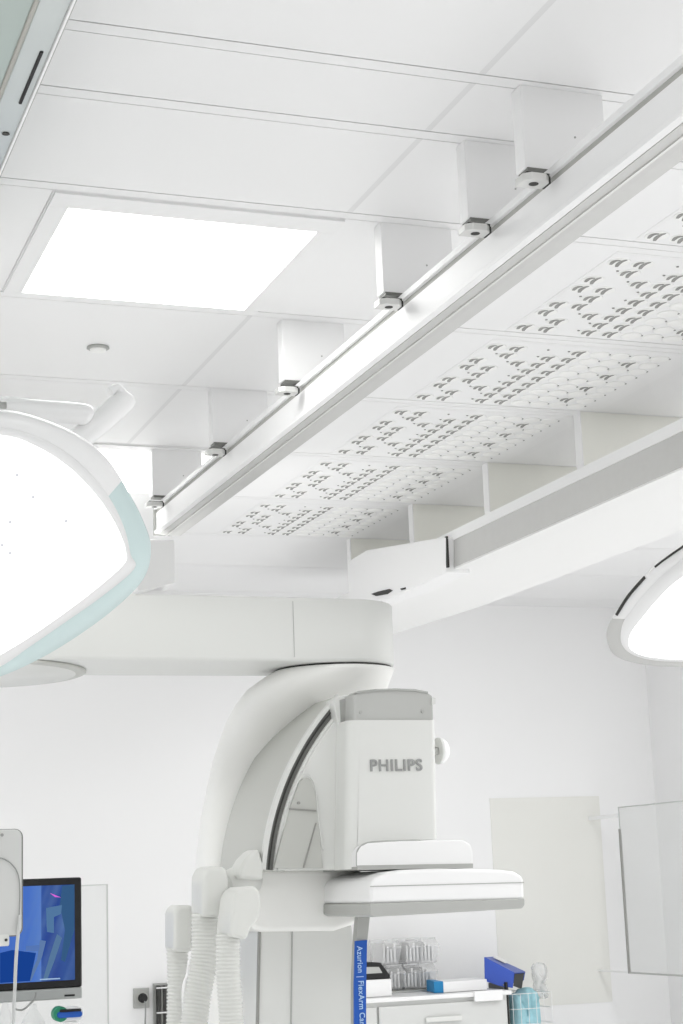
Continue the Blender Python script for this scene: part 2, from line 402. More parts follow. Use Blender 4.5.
# carriage between the rails
bm = bmesh.new()
prism_pts(bm, [(.35, 5.9, 2.20), (2.2, 5.9, 2.19), (2.2, 5.9, 2.295), (1.5, 5.9, 2.318), (.35, 5.9, 2.335)], Vector((0, .6, 0))); bx(bm, .48, 1.08, 5.3, 6.3, 2.24, 2.30); obj('carriage_beam', bm, WHITE, G)
bm = bmesh.new(); prism_pts(bm, [(1.42, 5.84, 2.30), (1.556, 5.84, 2.335), (1.556, 5.84, 2.486), (1.42, 5.84, 2.486)], Vector((0, 1.2, 0))); obj('carriage_block', bm, WHITE, G, bevel=.004)
cb = []
pts = [(446, 537), (447, 573), (400, 592), (348, 592), (350, 560), (368, 549)]
bm = bmesh.new()
P = [at(446, 536, 6.05), at(447, 573.5, 6.05), None, None, None, None]
# side cover: left face stands at X ~ 2.66 and runs back along the rail
X = 2.672
def xpt(px, py, X):
    d = ray(px, py); return CAM+d*(X/d.x)
prism_pts(bm, [xpt(a, b, X) for a, b in ((446, 536.5), (446, 573), (395, 597), (348, 610), (348, 561), (366, 550))], Vector((.10, 0, 0)))
cov = obj('rail_end_cover', bm, WHITE, G, bevel=.006)
bm = bmesh.new(); bx(bm, 2.673, 2.681, 6.03, 6.045, 2.455, 2.575); obj('cover_gasket', bm, DARK, cov)
pc = xpt(388, 590, 2.70)
bm = bmesh.new(); prism_pts(bm, [xpt(a, b, 2.668) for a, b in ((371, 594), (378, 591.5), (389, 589), (392, 590.5), (387, 594), (376, 596))], Vector((.004, 0, 0))); obj('cover_opening', bm, DARK, cov)
bm = bmesh.new(); prism_pts(bm, [xpt(a, b, 2.668) for a, b in ((400, 588.6), (405, 587.4), (405, 589), (401, 590))], Vector((.004, 0, 0))); obj('cover_opening', bm, DARK, cov)
# horizontal arm: box with round end
bm = bmesh.new()
cx, cyy, r = 1.895, 5.2, .192
zt, zb = 2.152, 1.957
def stad(x_left, r, z, n=24):
    L = [(cx+r*math.sin(PI*k/n), cyy-r*math.cos(PI*k/n), z) for k in range(n+1)]
    return [(x_left, cyy-r, z)]+L+[(x_left, cyy+r, z)]
levels = [(r-.012, zb), (r-.0035, zb+.0035), (r, zb+.012), (r, zt-.004), (r-.004, zt)]
rings = [[bm.verts.new(p) for p in stad(.2, rr, z)] for rr, z in levels]
for a, b in zip(rings, rings[1:]):
    for k in range(len(a)):
        f = bm.faces.new((a[k], a[(k+1) % len(a)], b[(k+1) % len(a)], b[k])); f.smooth = True
bm.faces.new(rings[0]); bm.faces.new(rings[-1][::-1])
arm = obj('swivel_arm', bm, GPAINT, G)
md = arm.modifiers.new('es', 'EDGE_SPLIT'); md.split_angle = .9
q = at(294.5, 630, 5.0); bm = bmesh.new(); bx(bm, q.x-.0007, q.x+.0007, 4.9985+.008, 5.01+.008, zb+.012, zt-.012); obj('joint_line', bm, GREYB, arm)
bm = bmesh.new(); lathe_z(bm, .78, 5.33, [(.345, zb-.001), (.345, zb-.006), (.335, zb-.010), (.30, zb-.011)], 64); pv = obj('pivot_disc', bm, GSHADE, G)
bm = bmesh.new(); lathe_z(bm, .78, 5.33, [(.315, zb-.009), (.312, zb-.0125), (.02, zb-.0130)], 64); obj('pivot_cap', bm, GPAINT, pv)
bm = bmesh.new(); lathe_z(bm, .78, 5.33, [(.30, zt-.005), (.30, 2.26), (.26, 2.30)], 48); obj('turret', bm, GPAINT, G)
# joint gap and column
bm = bmesh.new(); lathe_z(bm, cx, cyy, [(.182, zb+.002), (.182, zb-.008)], 48); obj('joint_gap', bm, DARK, G)
bm = bmesh.new()
sec = []
# (z, left X, right X, near Y, far Y)
def colX(px, py, Y): return at(px, py, Y)
sec = [(zb-.006, cx-.192, cx+.192, 5.01, 5.39), (zb-.020, cx-.215, cx+.192, 5.02, 5.42), (1.903, 1.640, 2.09, 5.06, 5.50), (1.871, 1.630, 2.095, 5.14, 5.56), (1.82, 1.624, 2.11, 5.27, 5.62), (1.76, 1.618, 2.12, 5.38, 5.66),
       (1.70, 1.605, 2.12, 5.44, 5.68), (1.62, 1.585, 2.12, 5.45, 5.68), (1.52, 1.562, 2.10, 5.45, 5.68), (1.40, 1.545, 2.05, 5.45, 5.68), (1.28, 1.54, 1.98, 5.45, 5.68), (1.1, 1.55, 1.93, 5.45, 5.68), (.55, 1.60, 1.90, 5.45, 5.66)]
rings = []
for z, xl, xr, ya_, yb2 in sec:
    N = 40; a_ = (xr-xl)/2; b_ = (yb2-ya_)/2; mx_, my_ = (xl+xr)/2, (ya_+yb2)/2
    e = 1.0 if z > 1.92 else max(.62, 1-(1.92-z)*3)
    ring = []
    for k in range(N):
        th = 2*PI*k/N; c_, s_ = math.cos(th), math.sin(th)
        ring.append(bm.verts.new((mx_+a_*math.copysign(abs(c_)**e, c_), my_+b_*math.copysign(abs(s_)**e, s_), z)))
    rings.append(ring)
for a, b in zip(rings, rings[1:]):
    for k in range(40): bm.faces.new((a[k], a[(k+1) % 40], b[(k+1) % 40], b[k])).smooth = True
bm.faces.new(rings[0]); bm.faces.new(rings[-1][::-1])
o = obj('support_column', bm, GCOL, G); 
for p in o.data.polygons: p.use_smooth = len(p.vertices) < 10
# C arc
CX, CZ = 2.3877, 1.2595
def arc(name, r0, r1, y0, y1, a0, a1, m, parent, n=48):
    bm = bmesh.new(); R = []
    for k in range(n+1):
        a = math.radians(a0+(a1-a0)*k/n); c_, s_ = math.cos(a), math.sin(a)
        R.append([bm.verts.new((CX+rr*c_, y, CZ+rr*s_)) for rr, y in ((r0, y0), (r1, y0), (r1, y1), (r0, y1))])
    for A, B in zip(R, R[1:]):
        for k in range(4): bm.faces.new((A[k], A[(k+1) % 4], B[(k+1) % 4], B[k])).smooth = True
    bm.faces.new(R[0]); bm.faces.new(R[-1][::-1])
    o = obj(name, bm, m, parent); md = o.modifiers.new('es', 'EDGE_SPLIT'); md.split_angle = .8; return o
ca = arc('c_arc', .74, .813, 5.015, 5.45, 133.5, 174, GSHADE, G)
arc('outer_flange', .803, .816, 4.998, 5.018, 133, 174, GPAINT, ca)
arc('track', .779, .803, 5.008, 5.03, 133.5, 174, TRACK, ca)
arc('track_roller_strip', .790, .794, 5.004, 5.02, 133.5, 174, DARK, ca)
arc('inner_flange', .770, .779, 4.998, 5.03, 133.5, 174, GPAINT, ca)
# detector housing
slab('arc_end_cap', [(333, 699.5), (338, 696.5), (353, 694), (353, 726), (341, 728), (337, 722)], 4.965, 5.03, GPAINT, G, .003)
slab('end_cap_recess', [(340, 700), (347.5, 698), (347.5, 722), (341, 724)], 4.961, 4.975, GREYC, G)
cpt_ = [Vector((CX+.770*math.cos(math.radians(a)), 4.99, CZ+.770*math.sin(math.radians(a)))) for a in range(174, 135, -3)]
wing = cpt_+[at(341, 725, 4.99), at(356, 722, 4.99), at(356, 869, 4.99), at(326, 870, 4.99)]
bm = bmesh.new(); prism_pts(bm, wing, Vector((0, .12, 0))); hs = obj('housing_wing', bm, GPAINT, G, bevel=.003)
inset = [(274.5, 868), (283, 835), (291, 806), (299, 783), (303, 778.5), (307, 777.5), (311, 780), (315, 792), (318, 822), (323, 868)]
slab('side_recess', inset, 4.981, 4.995, INSET, G)
slab('recess_seam', [(289.5, 808), (316.5, 810), (316.5, 811.6), (289.5, 809.6)], 4.977, 4.983, GROOVE, G)
slab('recess_seam', [(303, 868), (304.4, 868), (316.8, 823), (315.8, 823)], 4.977, 4.983, GROOVE, G)
b_ = at(298.5, 803, 4.98); bm = bmesh.new(); tube(bm, [(b_.x, 4.982, b_.z), (b_.x, 4.976, b_.z)], .0045, 12); obj('screw', bm, GROOVE, G)
bm = bmesh.new(); rim = spline([at(x, y, 4.981) for x, y in ((289, 803), (297, 783), (302, 777.5), (307, 776), (312, 779), (316, 791), (319, 822), (323, 850))], 4, False)
tube(bm, rim, .0022, 8); obj('recess_rim', bm, GPAINT, G)
# housing body: wide soft radius at its left front edge
bm = bmesh.new()
hpts = [at(x, y, 4.88) for x, y in ((349, 720), (436.5, 720), (439, 839), (400, 841), (372, 842.5), (362, 846), (357, 853), (357, 869), (347, 869.5))]
prism_pts(bm, hpts, Vector((0, .17, 0)))
bm.edges.ensure_lookup_table()
def vert_front(e, lo, hi):
    a, b = e.verts[0].co, e.verts[1].co
    return abs(a.y-4.88) < 1e-4 and abs(b.y-4.88) < 1e-4 and abs(a.z-b.z) > .25 and lo < (a.x+b.x)/2 < hi
xm_ = (hpts[0].x+hpts[1].x)/2
L_ = [e for e in bm.edges if vert_front(e, -9, xm_)]; R_ = [e for e in bm.edges if vert_front(e, xm_, 9)]
bmesh.ops.bevel(bm, geom=L_, offset=.035, segments=8, affect='EDGES', profile=.5)
R_ = [e for e in bm.edges if e.is_valid and vert_front(e, xm_, 9)]
bmesh.ops.bevel(bm, geom=R_, offset=.022, segments=5, affect='EDGES', profile=.5)
hb = obj('detector_housing', bm, GPAINT, G)
for p_ in hb.data.polygons: p_.use_smooth = True
md = hb.modifiers.new('es', 'EDGE_SPLIT'); md.split_angle = .6
gb = slab('housing_band', [(354, 724), (354, 695), (359, 691), (375, 689.4), (395, 689), (415, 689.8), (427, 692), (433, 696), (434, 724)], 4.885, 4.97, mat('band_grey', (184, 185, 182), .45), G, .006)
slab('band_top_line', [(356, 693), (358, 691), (375, 689), (395, 688.4), (415, 689.2), (428, 691.6), (428, 693.4), (415, 691.2), (395, 690.4), (375, 691), (358, 693)], 4.88, 4.9, GREYC, gb)
slab('latch', [(432, 697), (435.5, 698), (435.5, 704), (432, 705)], 4.88, 4.9, GPAINT, gb)
for x, y in ((361, 712), (423, 711.5)):
    q = at(x, y, 4.88); bm = bmesh.new(); tube(bm, [(q.x, 4.887, q.z), (q.x, 4.881, q.z)], .005, 12); obj('screw', bm, GREYC, gb)
q0 = at(370, 766, 4.878); q1 = at(422, 765, 4.878)
text('philips_lettering', 'PHILIPS', .048, (q0+q1)/2+Vector((0, .0, -.001)), (PI/2, 0, 0), LETTER, hb, bold=.0009, width=(q1-q0).length)
# round knob at the right
q = at(438.5, 751, 5.05); bm = bmesh.new()
N = 24; rr = []
for k in range(9):
    a = PI/2*k/8; R_ = .041*math.cos(a)+.0005; xx = q.x+.034*math.sin(a)
    rr.append([bm.verts.new((xx, 5.05+R_*math.cos(2*PI*j/N), q.z+R_*math.sin(2*PI*j/N))) for j in range(N)])
for a, b in zip(rr, rr[1:]):
    for k in range(N): bm.faces.new((a[k], a[(k+1) % N], b[(k+1) % N], b[k])).smooth = True
bm.faces.new(rr[0]); bm.faces.new(rr[-1]); obj('side_knob', bm, WHITE, G)
bm = bmesh.new(); tube(bm, [(q.x-.003, 5.05, q.z), (q.x+.001, 5.05, q.z)], .0415, 24); tube(bm, [(q.x-.08, 5.05, q.z), (q.x-.003, 5.05, q.z)], .012, 16); kb = obj('knob_base', bm, GPAINT, G)
# collimator block
cm = slab('mount_plate', [(357, 868), (357, 853), (361, 846.5), (368, 843), (400, 841), (462, 840), (470, 844), (472.5, 850), (473, 868)], 4.84, 5.28, WHITE, G, .004)
slab('plate_line', [(357.5, 870), (357.5, 865.5), (473, 863.5), (473, 868)], 4.836, 5.2, GREYC, cm)
bm = bmesh.new(); tube(bm, spline([at(x, y, 4.845) for x, y in ((357, 866), (357, 853), (361, 846.5), (368, 843), (384, 841.5), (420, 840.3))], 4, False), .003, 8); obj('edge_seal', bm, GREYC, cm)
# flat detector
fd = slab('flat_detector', [(370, 904), (370, 886), (374, 878), (390, 872), (410, 869.5), (440, 868.5), (500, 869.5), (515, 871.5), (524, 877), (525, 900)], 4.74, 5.14, WHITE, G, .012, 4)
slab('detector_skirt', [(370, 903.5), (525, 898.5), (525, 905), (522.5, 908.5), (374, 917), (370, 915)], 4.735, 5.13, GREYB, fd, .004)
slab('detector_seam', [(371, 886.0), (524, 882), (524, 882.9), (371, 886.9)], 4.7385, 4.75, GREYB, fd)
# body below
slab('cross_arm', [(243, 880), (250, 871), (262, 867.5), (345, 868), (366, 872), (366, 915), (356, 924), (335, 931), (262, 932), (250, 928), (243, 915)], 5.13, 5.45, mat('cross_arm_lit_paint', (243, 243, 240), .4), G, .025, 5)  # paint made lighter to offset the shade this part lies in
lb = slab('lower_body', [(259.5, 922), (352, 924), (357.5, 960), (356, 1030), (356, 1180), (257, 1180), (257, 1000)], 5.16, 5.40, GPAINT, G, .01, 3)
slab('body_seam', [(292, 931), (293, 931), (291.6, 1050), (290.4, 1050)], 5.156, 5.17, GREYB, lb)
slab('body_gasket', [(259.2, 930), (261, 930), (258.5, 1050), (256.5, 1050)], 5.155, 5.17, GROOVE, lb)
slab('side_strip', [(358, 917), (370, 917), (367, 946), (366, 985), (366, 1180), (354, 1180), (354, 985), (355.5, 946)], 4.955, 4.985, GREYB, G, .002)
st = slab('blue_label', [(355.3, 941), (367.2, 940), (366.2, 985), (366.3, 1100), (354.6, 1100), (354.2, 985)], 4.950, 4.957, BLUE, G)
q0 = at(361.6, 946, 4.948); q1 = at(360.5, 1036, 4.948)
text('label_lettering', 'Azurion | FlexArm Cardio', .024, (q0+q1)/2, (PI/2, PI/2, 0), WLET, st, bold=.0002, width=(q1-q0).length, ext=.0008)
# ribbed hoses with elbow covers
def hose(name, pts, r, Y, parent, pitch=.0105):
    bm = bmesh.new(); P = spline([at(x, y, Y) for x, y in pts], 60, False)
    L = [0]
    for a, b in zip(P, P[1:]): L.append(L[-1]+(b-a).length)
    n = int(L[-1]/(pitch/4)); Q = []; j = 0
    for i in range(n+1):
        s = L[-1]*i/n
        while j < len(L)-2 and L[j+1] < s: j += 1
        f = (s-L[j])/(L[j+1]-L[j]+1e-9); Q.append(P[j].lerp(P[j+1], f))
    R = [r*(1+.045*(1 if i % 4 in (1, 2) else -1)) for i in range(len(Q))]
    tube(bm, Q, R, 20); return obj(name, bm, WHITE2, parent)
def elbow(outline, y0, y1):
    x1_ = max(p[0] for p in outline); x0_ = min(p[0] for p in outline); sh = (x0_+365)*(y1-y0)/y1*.85
    return slab('elbow_cover', [(x1_-(x1_-x)*(x1_-x0_-sh)/(x1_-x0_), y) for x, y in outline], y0, y1, WHITE2, G, .02, 5)
e1 = elbow([(164, 952), (164, 914), (167, 907), (174, 905), (194, 905), (194, 952)], 5.10, 5.22)
hose('ribbed_hose', [(177, 948), (178, 985), (176, 1060)], .031, 5.16, e1)
e2 = elbow([(190.5, 917), (190.5, 884), (191, 876), (197, 867), (204, 866), (226, 867), (229, 880), (228, 900), (219, 917)], 4.93, 5.06)
hose('ribbed_hose', [(205, 914), (204, 960), (197, 1000), (190, 1060)], .038, 5.0, e2)
e3 = elbow([(216, 936), (217, 922), (221, 899), (226, 891), (235, 887), (252, 886), (259, 891), (262, 903), (258, 918), (247, 927), (240, 940)], 4.78, 4.92)
hose('ribbed_hose', [(228, 934), (228, 970), (230, 1000), (234, 1060)], .0335, 4.85, e3)
for x, y, s in ((190.5, 917.5, 29), ):
    pass
bm = bmesh.new(); tube(bm, [at(225, 884, 5.06), at(240, 878, 5.08), at(252, 884, 5.1)], [.035, .04, .045], 20); obj('hose_manifold', bm, WHITE2, G)
slab('arc_root_cover', [(238, 878), (240, 868), (245, 859), (252, 852), (259, 848), (261, 856), (264, 866), (264, 880)], 4.99, 5.09, WHITE2, G, .012, 4)
bm = bmesh.new(); tube(bm, spline([at(x, y, 5.02) for x, y in ((190, 960), (188, 975), (184, 990), (185, 1030))], 5, False), .007, 10); obj('thin_cable', bm, WHITE, G)

# ------------------------------------------------------------------ surgical lamps
def lamp(name, O, B, L, P0, n, white_range, label, teal, bez, depth=.09, res=5):
    n = n.normalized()
    f = lambda pts: spline([on_plane(x, y, P0, n) for x, y in pts], res)
    o3, b3, l3 = f(O), f(B), f(L); N = len(o3)
    c = sum(o3, Vector())/N
    g = thing(name, c, label, 'surgical lamp')
    def strip_(bm, A, Bq, idx, mi=0):
        va = {i: bm.verts.new(A[i]) for i in set(idx) | {(k+1) % N for k in idx}}
        vb = {i: bm.verts.new(Bq[i]) for i in va}
        for i in idx:
            j = (i+1) % N; fc = bm.faces.new((va[i], va[j], vb[j], vb[i])); fc.material_index = mi; fc.smooth = True
    allr = list(range(N)); wh = [i for i in allr if any(a*res <= i < b*res for a, b in white_range)]; te = [i for i in allr if i not in wh]
    of = lambda A, k, sc=1.0: [c+(p-c)*sc+n*k for p in A]
    # back shell (away from the camera: -n)
    bm = bmesh.new(); prev = of(o3, .0, 1.0)
    for k, sc in ((-.02, .995), (-.045, .96), (-.07, .86), (-.09, .6), (-.10, .25)):
        nx = of(o3, k, sc); strip_(bm, prev, nx, allr); prev = nx
    vs = [bm.verts.new(p) for p in prev]; bm.faces.new(vs)
    bmesh.ops.remove_doubles(bm, verts=bm.verts[:], dist=1e-5)
    obj('housing', bm, WHITE, g)
    lip = of(o3, .012, .992)
    for nm, idx, m in (('rim_cover', wh, WHITE), ('glass_rim', te, teal)):
        bm = bmesh.new(); strip_(bm, o3, lip, idx); strip_(bm, lip, of(b3, .016), idx)
        bmesh.ops.remove_doubles(bm, verts=bm.verts[:], dist=1e-5); obj(nm, bm, m, g)
    bm = bmesh.new(); strip_(bm, of(b3, .016), of(b3, .020, .995), allr); strip_(bm, of(b3, .020, .995), of(l3, .016), allr)
    bmesh.ops.remove_doubles(bm, verts=bm.verts[:], dist=1e-5); obj('bezel', bm, bez, g)
    bm = bmesh.new(); bm.faces.new([bm.verts.new(p) for p in of(l3, .0165)]); le = obj('light_window', bm, LAMP_E, g)
    return g, c, n, of, o3, b3, l3
O = [(0, 411), (45, 421), (85, 440), (110, 462), (128, 491), (143, 520), (151, 548), (143, 578), (112, 609), (72, 638), (36, 659), (0, 675), (-50, 690), (-110, 690), (-165, 665), (-200, 620), (-208, 560), (-190, 495), (-150, 440), (-80, 412)]
B = [(0, 425), (40, 436), (72, 455), (97, 480), (113, 503), (124, 528), (129.5, 552), (133, 566), (100, 594), (60, 622), (28, 644), (-4, 665), (-52, 680), (-108, 679), (-155, 655), (-186, 615), (-194, 560), (-178, 500), (-140, 450), (-80, 424)]
Lp = [(0, 433), (35, 444), (67, 464), (92, 489), (108, 511), (119, 532), (124.5, 550), (121, 563), (86, 593), (45, 623), (14, 643), (-14, 658), (-54, 670), (-104, 669), (-148, 646), (-176, 610), (-184, 560), (-168, 504), (-134, 458), (-78, 432)]
P0 = at(0, 550, 3.3); nn = (CAM-P0).normalized()+Vector((.1, 0, -.35))
g, c, n, of, o3, b3, l3 = lamp('surgical_lamp', O, B, Lp, P0, nn, [(0, 3.6), (17, 20)], 'large lit surgical lamp with pale teal glass rim at left picture edge', TEAL, WHITE)
c_l = c; n_l = n
for x, y in ((10, 522), (33, 497), (17, 475), (10, 553), (2, 545), (66, 521), (-30, 500), (-60, 560), (-100, 600), (-110, 520)):
    q = on_plane(x, y, P0+n*.0175, n); bm = bmesh.new(); tube(bm, [q, q+n*.001], .0028, 10); obj('led', bm, LED_E, g)
def arm_(name, pts, r, m, parent):
    bm = bmesh.new(); tube(bm, pts, r, 20); return obj(name, bm, m, parent)
Ya = 3.36
sa = spline([at(-160, 420, Ya), at(-20, 408, Ya), at(40, 411, Ya), at(80, 414, Ya), at(92, 418, Ya)], 5, False)
arm_('yoke', sa, [.022]*(len(sa)-5)+[.022, .021, .019, .015, .008], WHITE, g)
sb = spline([at(52, 468, 3.38), at(70, 447, 3.38), at(100, 422, 3.38), at(122, 402, 3.38), at(128, 394, 3.38)], 5, False)
arm_('handle', sb, [.024]*(len(sb)-4)+[.023, .020, .016, .008], WHITE, g)
arm_('handle_tip', spline([at(110, 392, 3.37), at(118, 388, 3.37), at(126, 398, 3.37)], 4, False), .009, WHITE, g)
arm_('joint_ring', [at(-8, 405, Ya-.03), at(6, 405, Ya-.03)], .008, GREYC, g)
arm_('spring_arm', [at(-160, 420, Ya), (-.62, 3.5, 2.4), (-.62, 3.5, ZC)], .035, WHITE, g)

O = [(700, 528), (683, 546), (655, 566), (636, 586), (620, 607), (609, 624), (606.5, 638), (612, 652), (626, 660), (650, 664.5), (683, 666), (740, 664), (800, 640), (840, 600), (850, 550), (820, 500), (770, 490), (730, 500)]
B = [(706, 536), (688, 553), (664, 573), (645, 592), (631, 610), (623, 622), (621, 638), (626, 648), (637, 654.5), (655, 658.5), (684, 660), (738, 657), (790, 634), (826, 598), (836, 552), (810, 512), (768, 503), (732, 510)]
Lp = [(712, 552), (698, 566), (675, 581), (656, 600), (642, 617), (632, 630), (629, 641), (632, 648), (643, 653.5), (658, 656), (685, 657.5), (736, 653), (782, 630), (814, 596), (824, 554), (800, 520), (766, 512), (736, 522)]
P0 = at(700, 600, 3.9); nn = (CAM-P0).normalized()+Vector((-.05, 0, -.3))
g, c, n, of, o3, b3, l3 = lamp('surgical_lamp', O, B, Lp, P0, nn, [(0, 4.6), (13, 18)], 'partly cut off lit surgical lamp with grey rim at right picture edge', mat('lamp_rim_grey', (200, 200, 198), .45), WHITE)
q = [on_plane(x, y, P0+n*.010, n) for x, y in ((684, 546), (668, 557), (655, 567), (645, 577), (636, 587), (627, 598), (616.5, 615))]
for k, (a, b) in enumerate(((0, 2), (3, 6))):
    bm = bmesh.new(); tube(bm, spline(q[a:b+1], 5, False), [.0032 if k == 0 else .0045]*((b-a)*5+1), 8); obj('dark_gasket', bm, DARK, g)
arm_('spring_arm', [on_plane(845, 545, P0, n)-n*.03, at(980, 500, 4.1), (3.35, 4.1, 2.46)], .035, WHITE, g)
arm_('drop_tube', [(3.35, 4.1, 2.42), (3.35, 4.1, ZC)], .04, WHITE, g)

# ------------------------------------------------------------------ wall fittings at the back
a, b = at(490, 798, 8.94), at(600, 1003, 8.94)
bm = bmesh.new(); bx(bm, 4.150, 4.828, 8.946, 8.951, .60, 1.722)
tag(obj('wall_panel', bm, CREAM), 'tall flat cream panel on the back wall behind the detector', 'panel')
t = thing('glass_screen', (5.05, 8.3, 0), 'clear upright screen with grey edge against the wall at the right picture edge', 'screen')
A = at(619.5, 808, 8.6); A2 = at(628.5, 972, 8.6)
xa = (A.x+A2.x)/2; zt_, zb_ = A.z, A2.z; dx, dy = .09, -1.6
def pane(nm, x0, y0, x1, y1, z0, z1, m, par, th=.006):
    d = Vector((x1-x0, y1-y0, 0)).normalized(); w = Vector((-d.y, d.x, 0))*th/2
    bm = bmesh.new(); prism_pts(bm, [Vector((x0, y0, z0))+w, Vector((x1, y1, z0))+w, Vector((x1, y1, z0))-w, Vector((x0, y0, z0))-w], Vector((0, 0, z1-z0))); return obj(nm, bm, m, par)
pane('pane', xa, 8.6, xa+dx, 8.6+dy, zb_, zt_, GLASSP, t)
pane('bottom_edge', xa, 8.6, xa+dx, 8.6+dy, zb_-.008, zb_, GREYB, t, .01)
pane('top_edge', xa, 8.6, xa+dx, 8.6+dy, zt_, zt_+.006, GLASSE, t, .008)
ze = at(620.5, 829, 8.6).z
pane('edge_strip', xa-.008, 8.6, xa+.004, 8.597, zb_-.008, ze, GROOVE, t, .012)
pane('edge_strip', xa-.003, 8.6, xa+.003, 8.597, ze, zt_, GLASSE, t, .008)
bm = bmesh.new(); bx(bm, xa-.004, xa+.012, 8.6, 8.951, zb_-.008, zb_+.002); obj('bracket', bm, WALL, t)
bm = bmesh.new(); bx(bm, xa-.004, xa+.012, 8.6, 8.951, zt_-.05, zt_-.03); obj('bracket', bm, WALL, t)
# left acrylic pane behind the monitor
t = thing('glass_screen', (1.9, 8.6, 0), 'clear upright pane behind the monitor on the left, thin grey edge', 'screen')
A = at(107, 885, 8.5)
box('pane', 1.35, A.x, 8.497, 8.503, .25, A.z, GLASSP, t)
bm = bmesh.new(); bx(bm, A.x-.003, A.x+.003, 8.496, 8.504, .25, A.z+.004); bx(bm, 1.35, A.x, 8.496, 8.504, A.z, A.z+.004); obj('edge', bm, GLASSE, t)
bm = bmesh.new(); bx(bm, 1.35, A.x, 8.4, 8.6, 0, .25); obj('foot', bm, WHITE2, t, bevel=.01)

# wall socket
a, b = at(133.5, 988.5, 8.94), at(149.5, 1007.5, 8.94)
t = thing('wall_socket', ((a.x+b.x)/2, 8.95, (a.z+b.z)/2), 'pale grey wall socket with a black plug in it', 'socket')
box('plate', a.x, b.x, 8.938, 8.951, b.z, a.z, GREYB, t, .003)
mx_, mz_ = (a.x+b.x)/2+.004, (a.z+b.z)/2
bm = bmesh.new(); tube(bm, [(mx_, 8.94, mz_), (mx_, 8.932, mz_)], .031, 24); obj('socket_ring', bm, INSET, t)
tp = thing('power_plug', (mx_, 8.92, mz_), 'black round plug with grey cord in the pale wall socket', 'plug')
bm = bmesh.new(); tube(bm, [(mx_, 8.934, mz_), (mx_, 8.925, mz_), (mx_, 8.895, mz_)], [.024, .024, .017], 20); obj('plug_body', bm, BLACK, tp)
bm = bmesh.new(); tube(bm, spline([(mx_, 8.90, mz_-.01), (mx_+.004, 8.89, mz_-.06), (mx_-.004, 8.90, mz_-.3), (mx_, 8.91, .02)], 6, False), .004, 8); obj('cord', bm, CORD, tp)
# dark rack with wires beside the hose
t = thing('file_rack', (at(161, 1000, 8.7).x, 8.8, .0), 'dark slatted holder on wall between the socket and the white hoses', 'rack')
a, b = at(156, 984, 8.88), at(172, 1040, 8.88)
box('back_plate', a.x+.0, b.x, 8.93, 8.951, b.z-.1, a.z, GREYC, t, .002)
for k in range(5):
    x = a.x+.012+k*(b.x-a.x-.02)/4.5; bm = bmesh.new(); bx(bm, x, x+.010, 8.88, 8.93, b.z-.1, a.z-.01); obj('slat', bm, TRACK if k % 2 else DARK, t)
for z in (a.z-.14, a.z-.02): bm = bmesh.new(); tube(bm, [(a.x-.0, 8.875, z), (b.x+.03, 8.875, z)], .004, 8); obj('wire', bm, WHITE, t)

# ------------------------------------------------------------------ cabinet and the things on it
CYF = 8.36
ctl = at(350, 997, CYF); ctr = at(508.5, 986.5, CYF); CT = .735
x0, x1 = at(345, 997, CYF).x, at(508, 990, CYF).x
t = thing('storage_cabinet', ((x0+x1)/2, 8.6, 0), 'white medical drawer cabinet against the back wall below the detector', 'cabinet')
box('carcass', x0, x1, CYF+.02, 8.93, .05, CT-.022, CABW, t, .004)
box('worktop', x0-.012, x1+.012, CYF-.02, 8.94, CT-.022, CT, WHITE, t, .005)
box('plinth', x0+.02, x1-.02, CYF+.05, 8.9, 0, .05, GREYC, t)
dx0 = at(379, 1010, CYF).x
for k, (z0, z1) in enumerate(((.50, .692), (.30, .492), (.06, .292))):
    d = box('drawer', dx0, x1-.012, CYF, CYF+.022, z0, z1, CABG, t, .003)
    hx0, hx1 = at(424, 1008, CYF).x, at(460, 1008, CYF).x; zz = z1-.075
    bm = bmesh.new(); bx(bm, hx0, hx1, CYF-.022, CYF-.012, zz-.012, zz+.012)
    for hx in (hx0+.006, hx1-.018): bx(bm, hx, hx+.012, CYF-.014, CYF+.001, zz-.01, zz+.01)
    obj('handle', bm, GPAINT, d, bevel=.003)
box('door', x0+.01, dx0-.012, CYF, CYF+.022, .06, .692, CABG, t, .003)
a, b = at(474, 989, CYF-.03), at(503, 998, CYF-.03)
box('label_holder', a.x, b.x, CYF-.034, CYF-.018, CT-.045, CT+.006, WHITE, t, .003)
def xc(px, Y=8.55): return at(px, 985, Y).x
# printer
t = thing('label_printer', (xc(372), 8.55, CT), 'small device with black sloping top and white base at left end of cabinet', 'printer')
xa, xb = xc(350, 8.5), xc(386, 8.5); box('base', xa, xb, 8.42, 8.70, CT+.001, CT+.085, WHITE, t, .006)
bm = bmesh.new(); prism_pts(bm, [(xa, 8.43, CT+.085), (xb-.004, 8.43, CT+.085), (xb-.004, 8.43, CT+.105), (xb-.05, 8.43, CT+.165), (xa, 8.43, CT+.175)], Vector((0, .25, 0))); obj('cover', bm, BLACK, t, bevel=.005)
bm = bmesh.new(); prism_pts(bm, [(xa+.01, 8.428, CT+.115), (xb-.045, 8.428, CT+.115), (xb-.062, 8.428, CT+.145), (xa+.01, 8.428, CT+.15)], Vector((0, .004, 0))); obj('display', bm, GREYC, t)
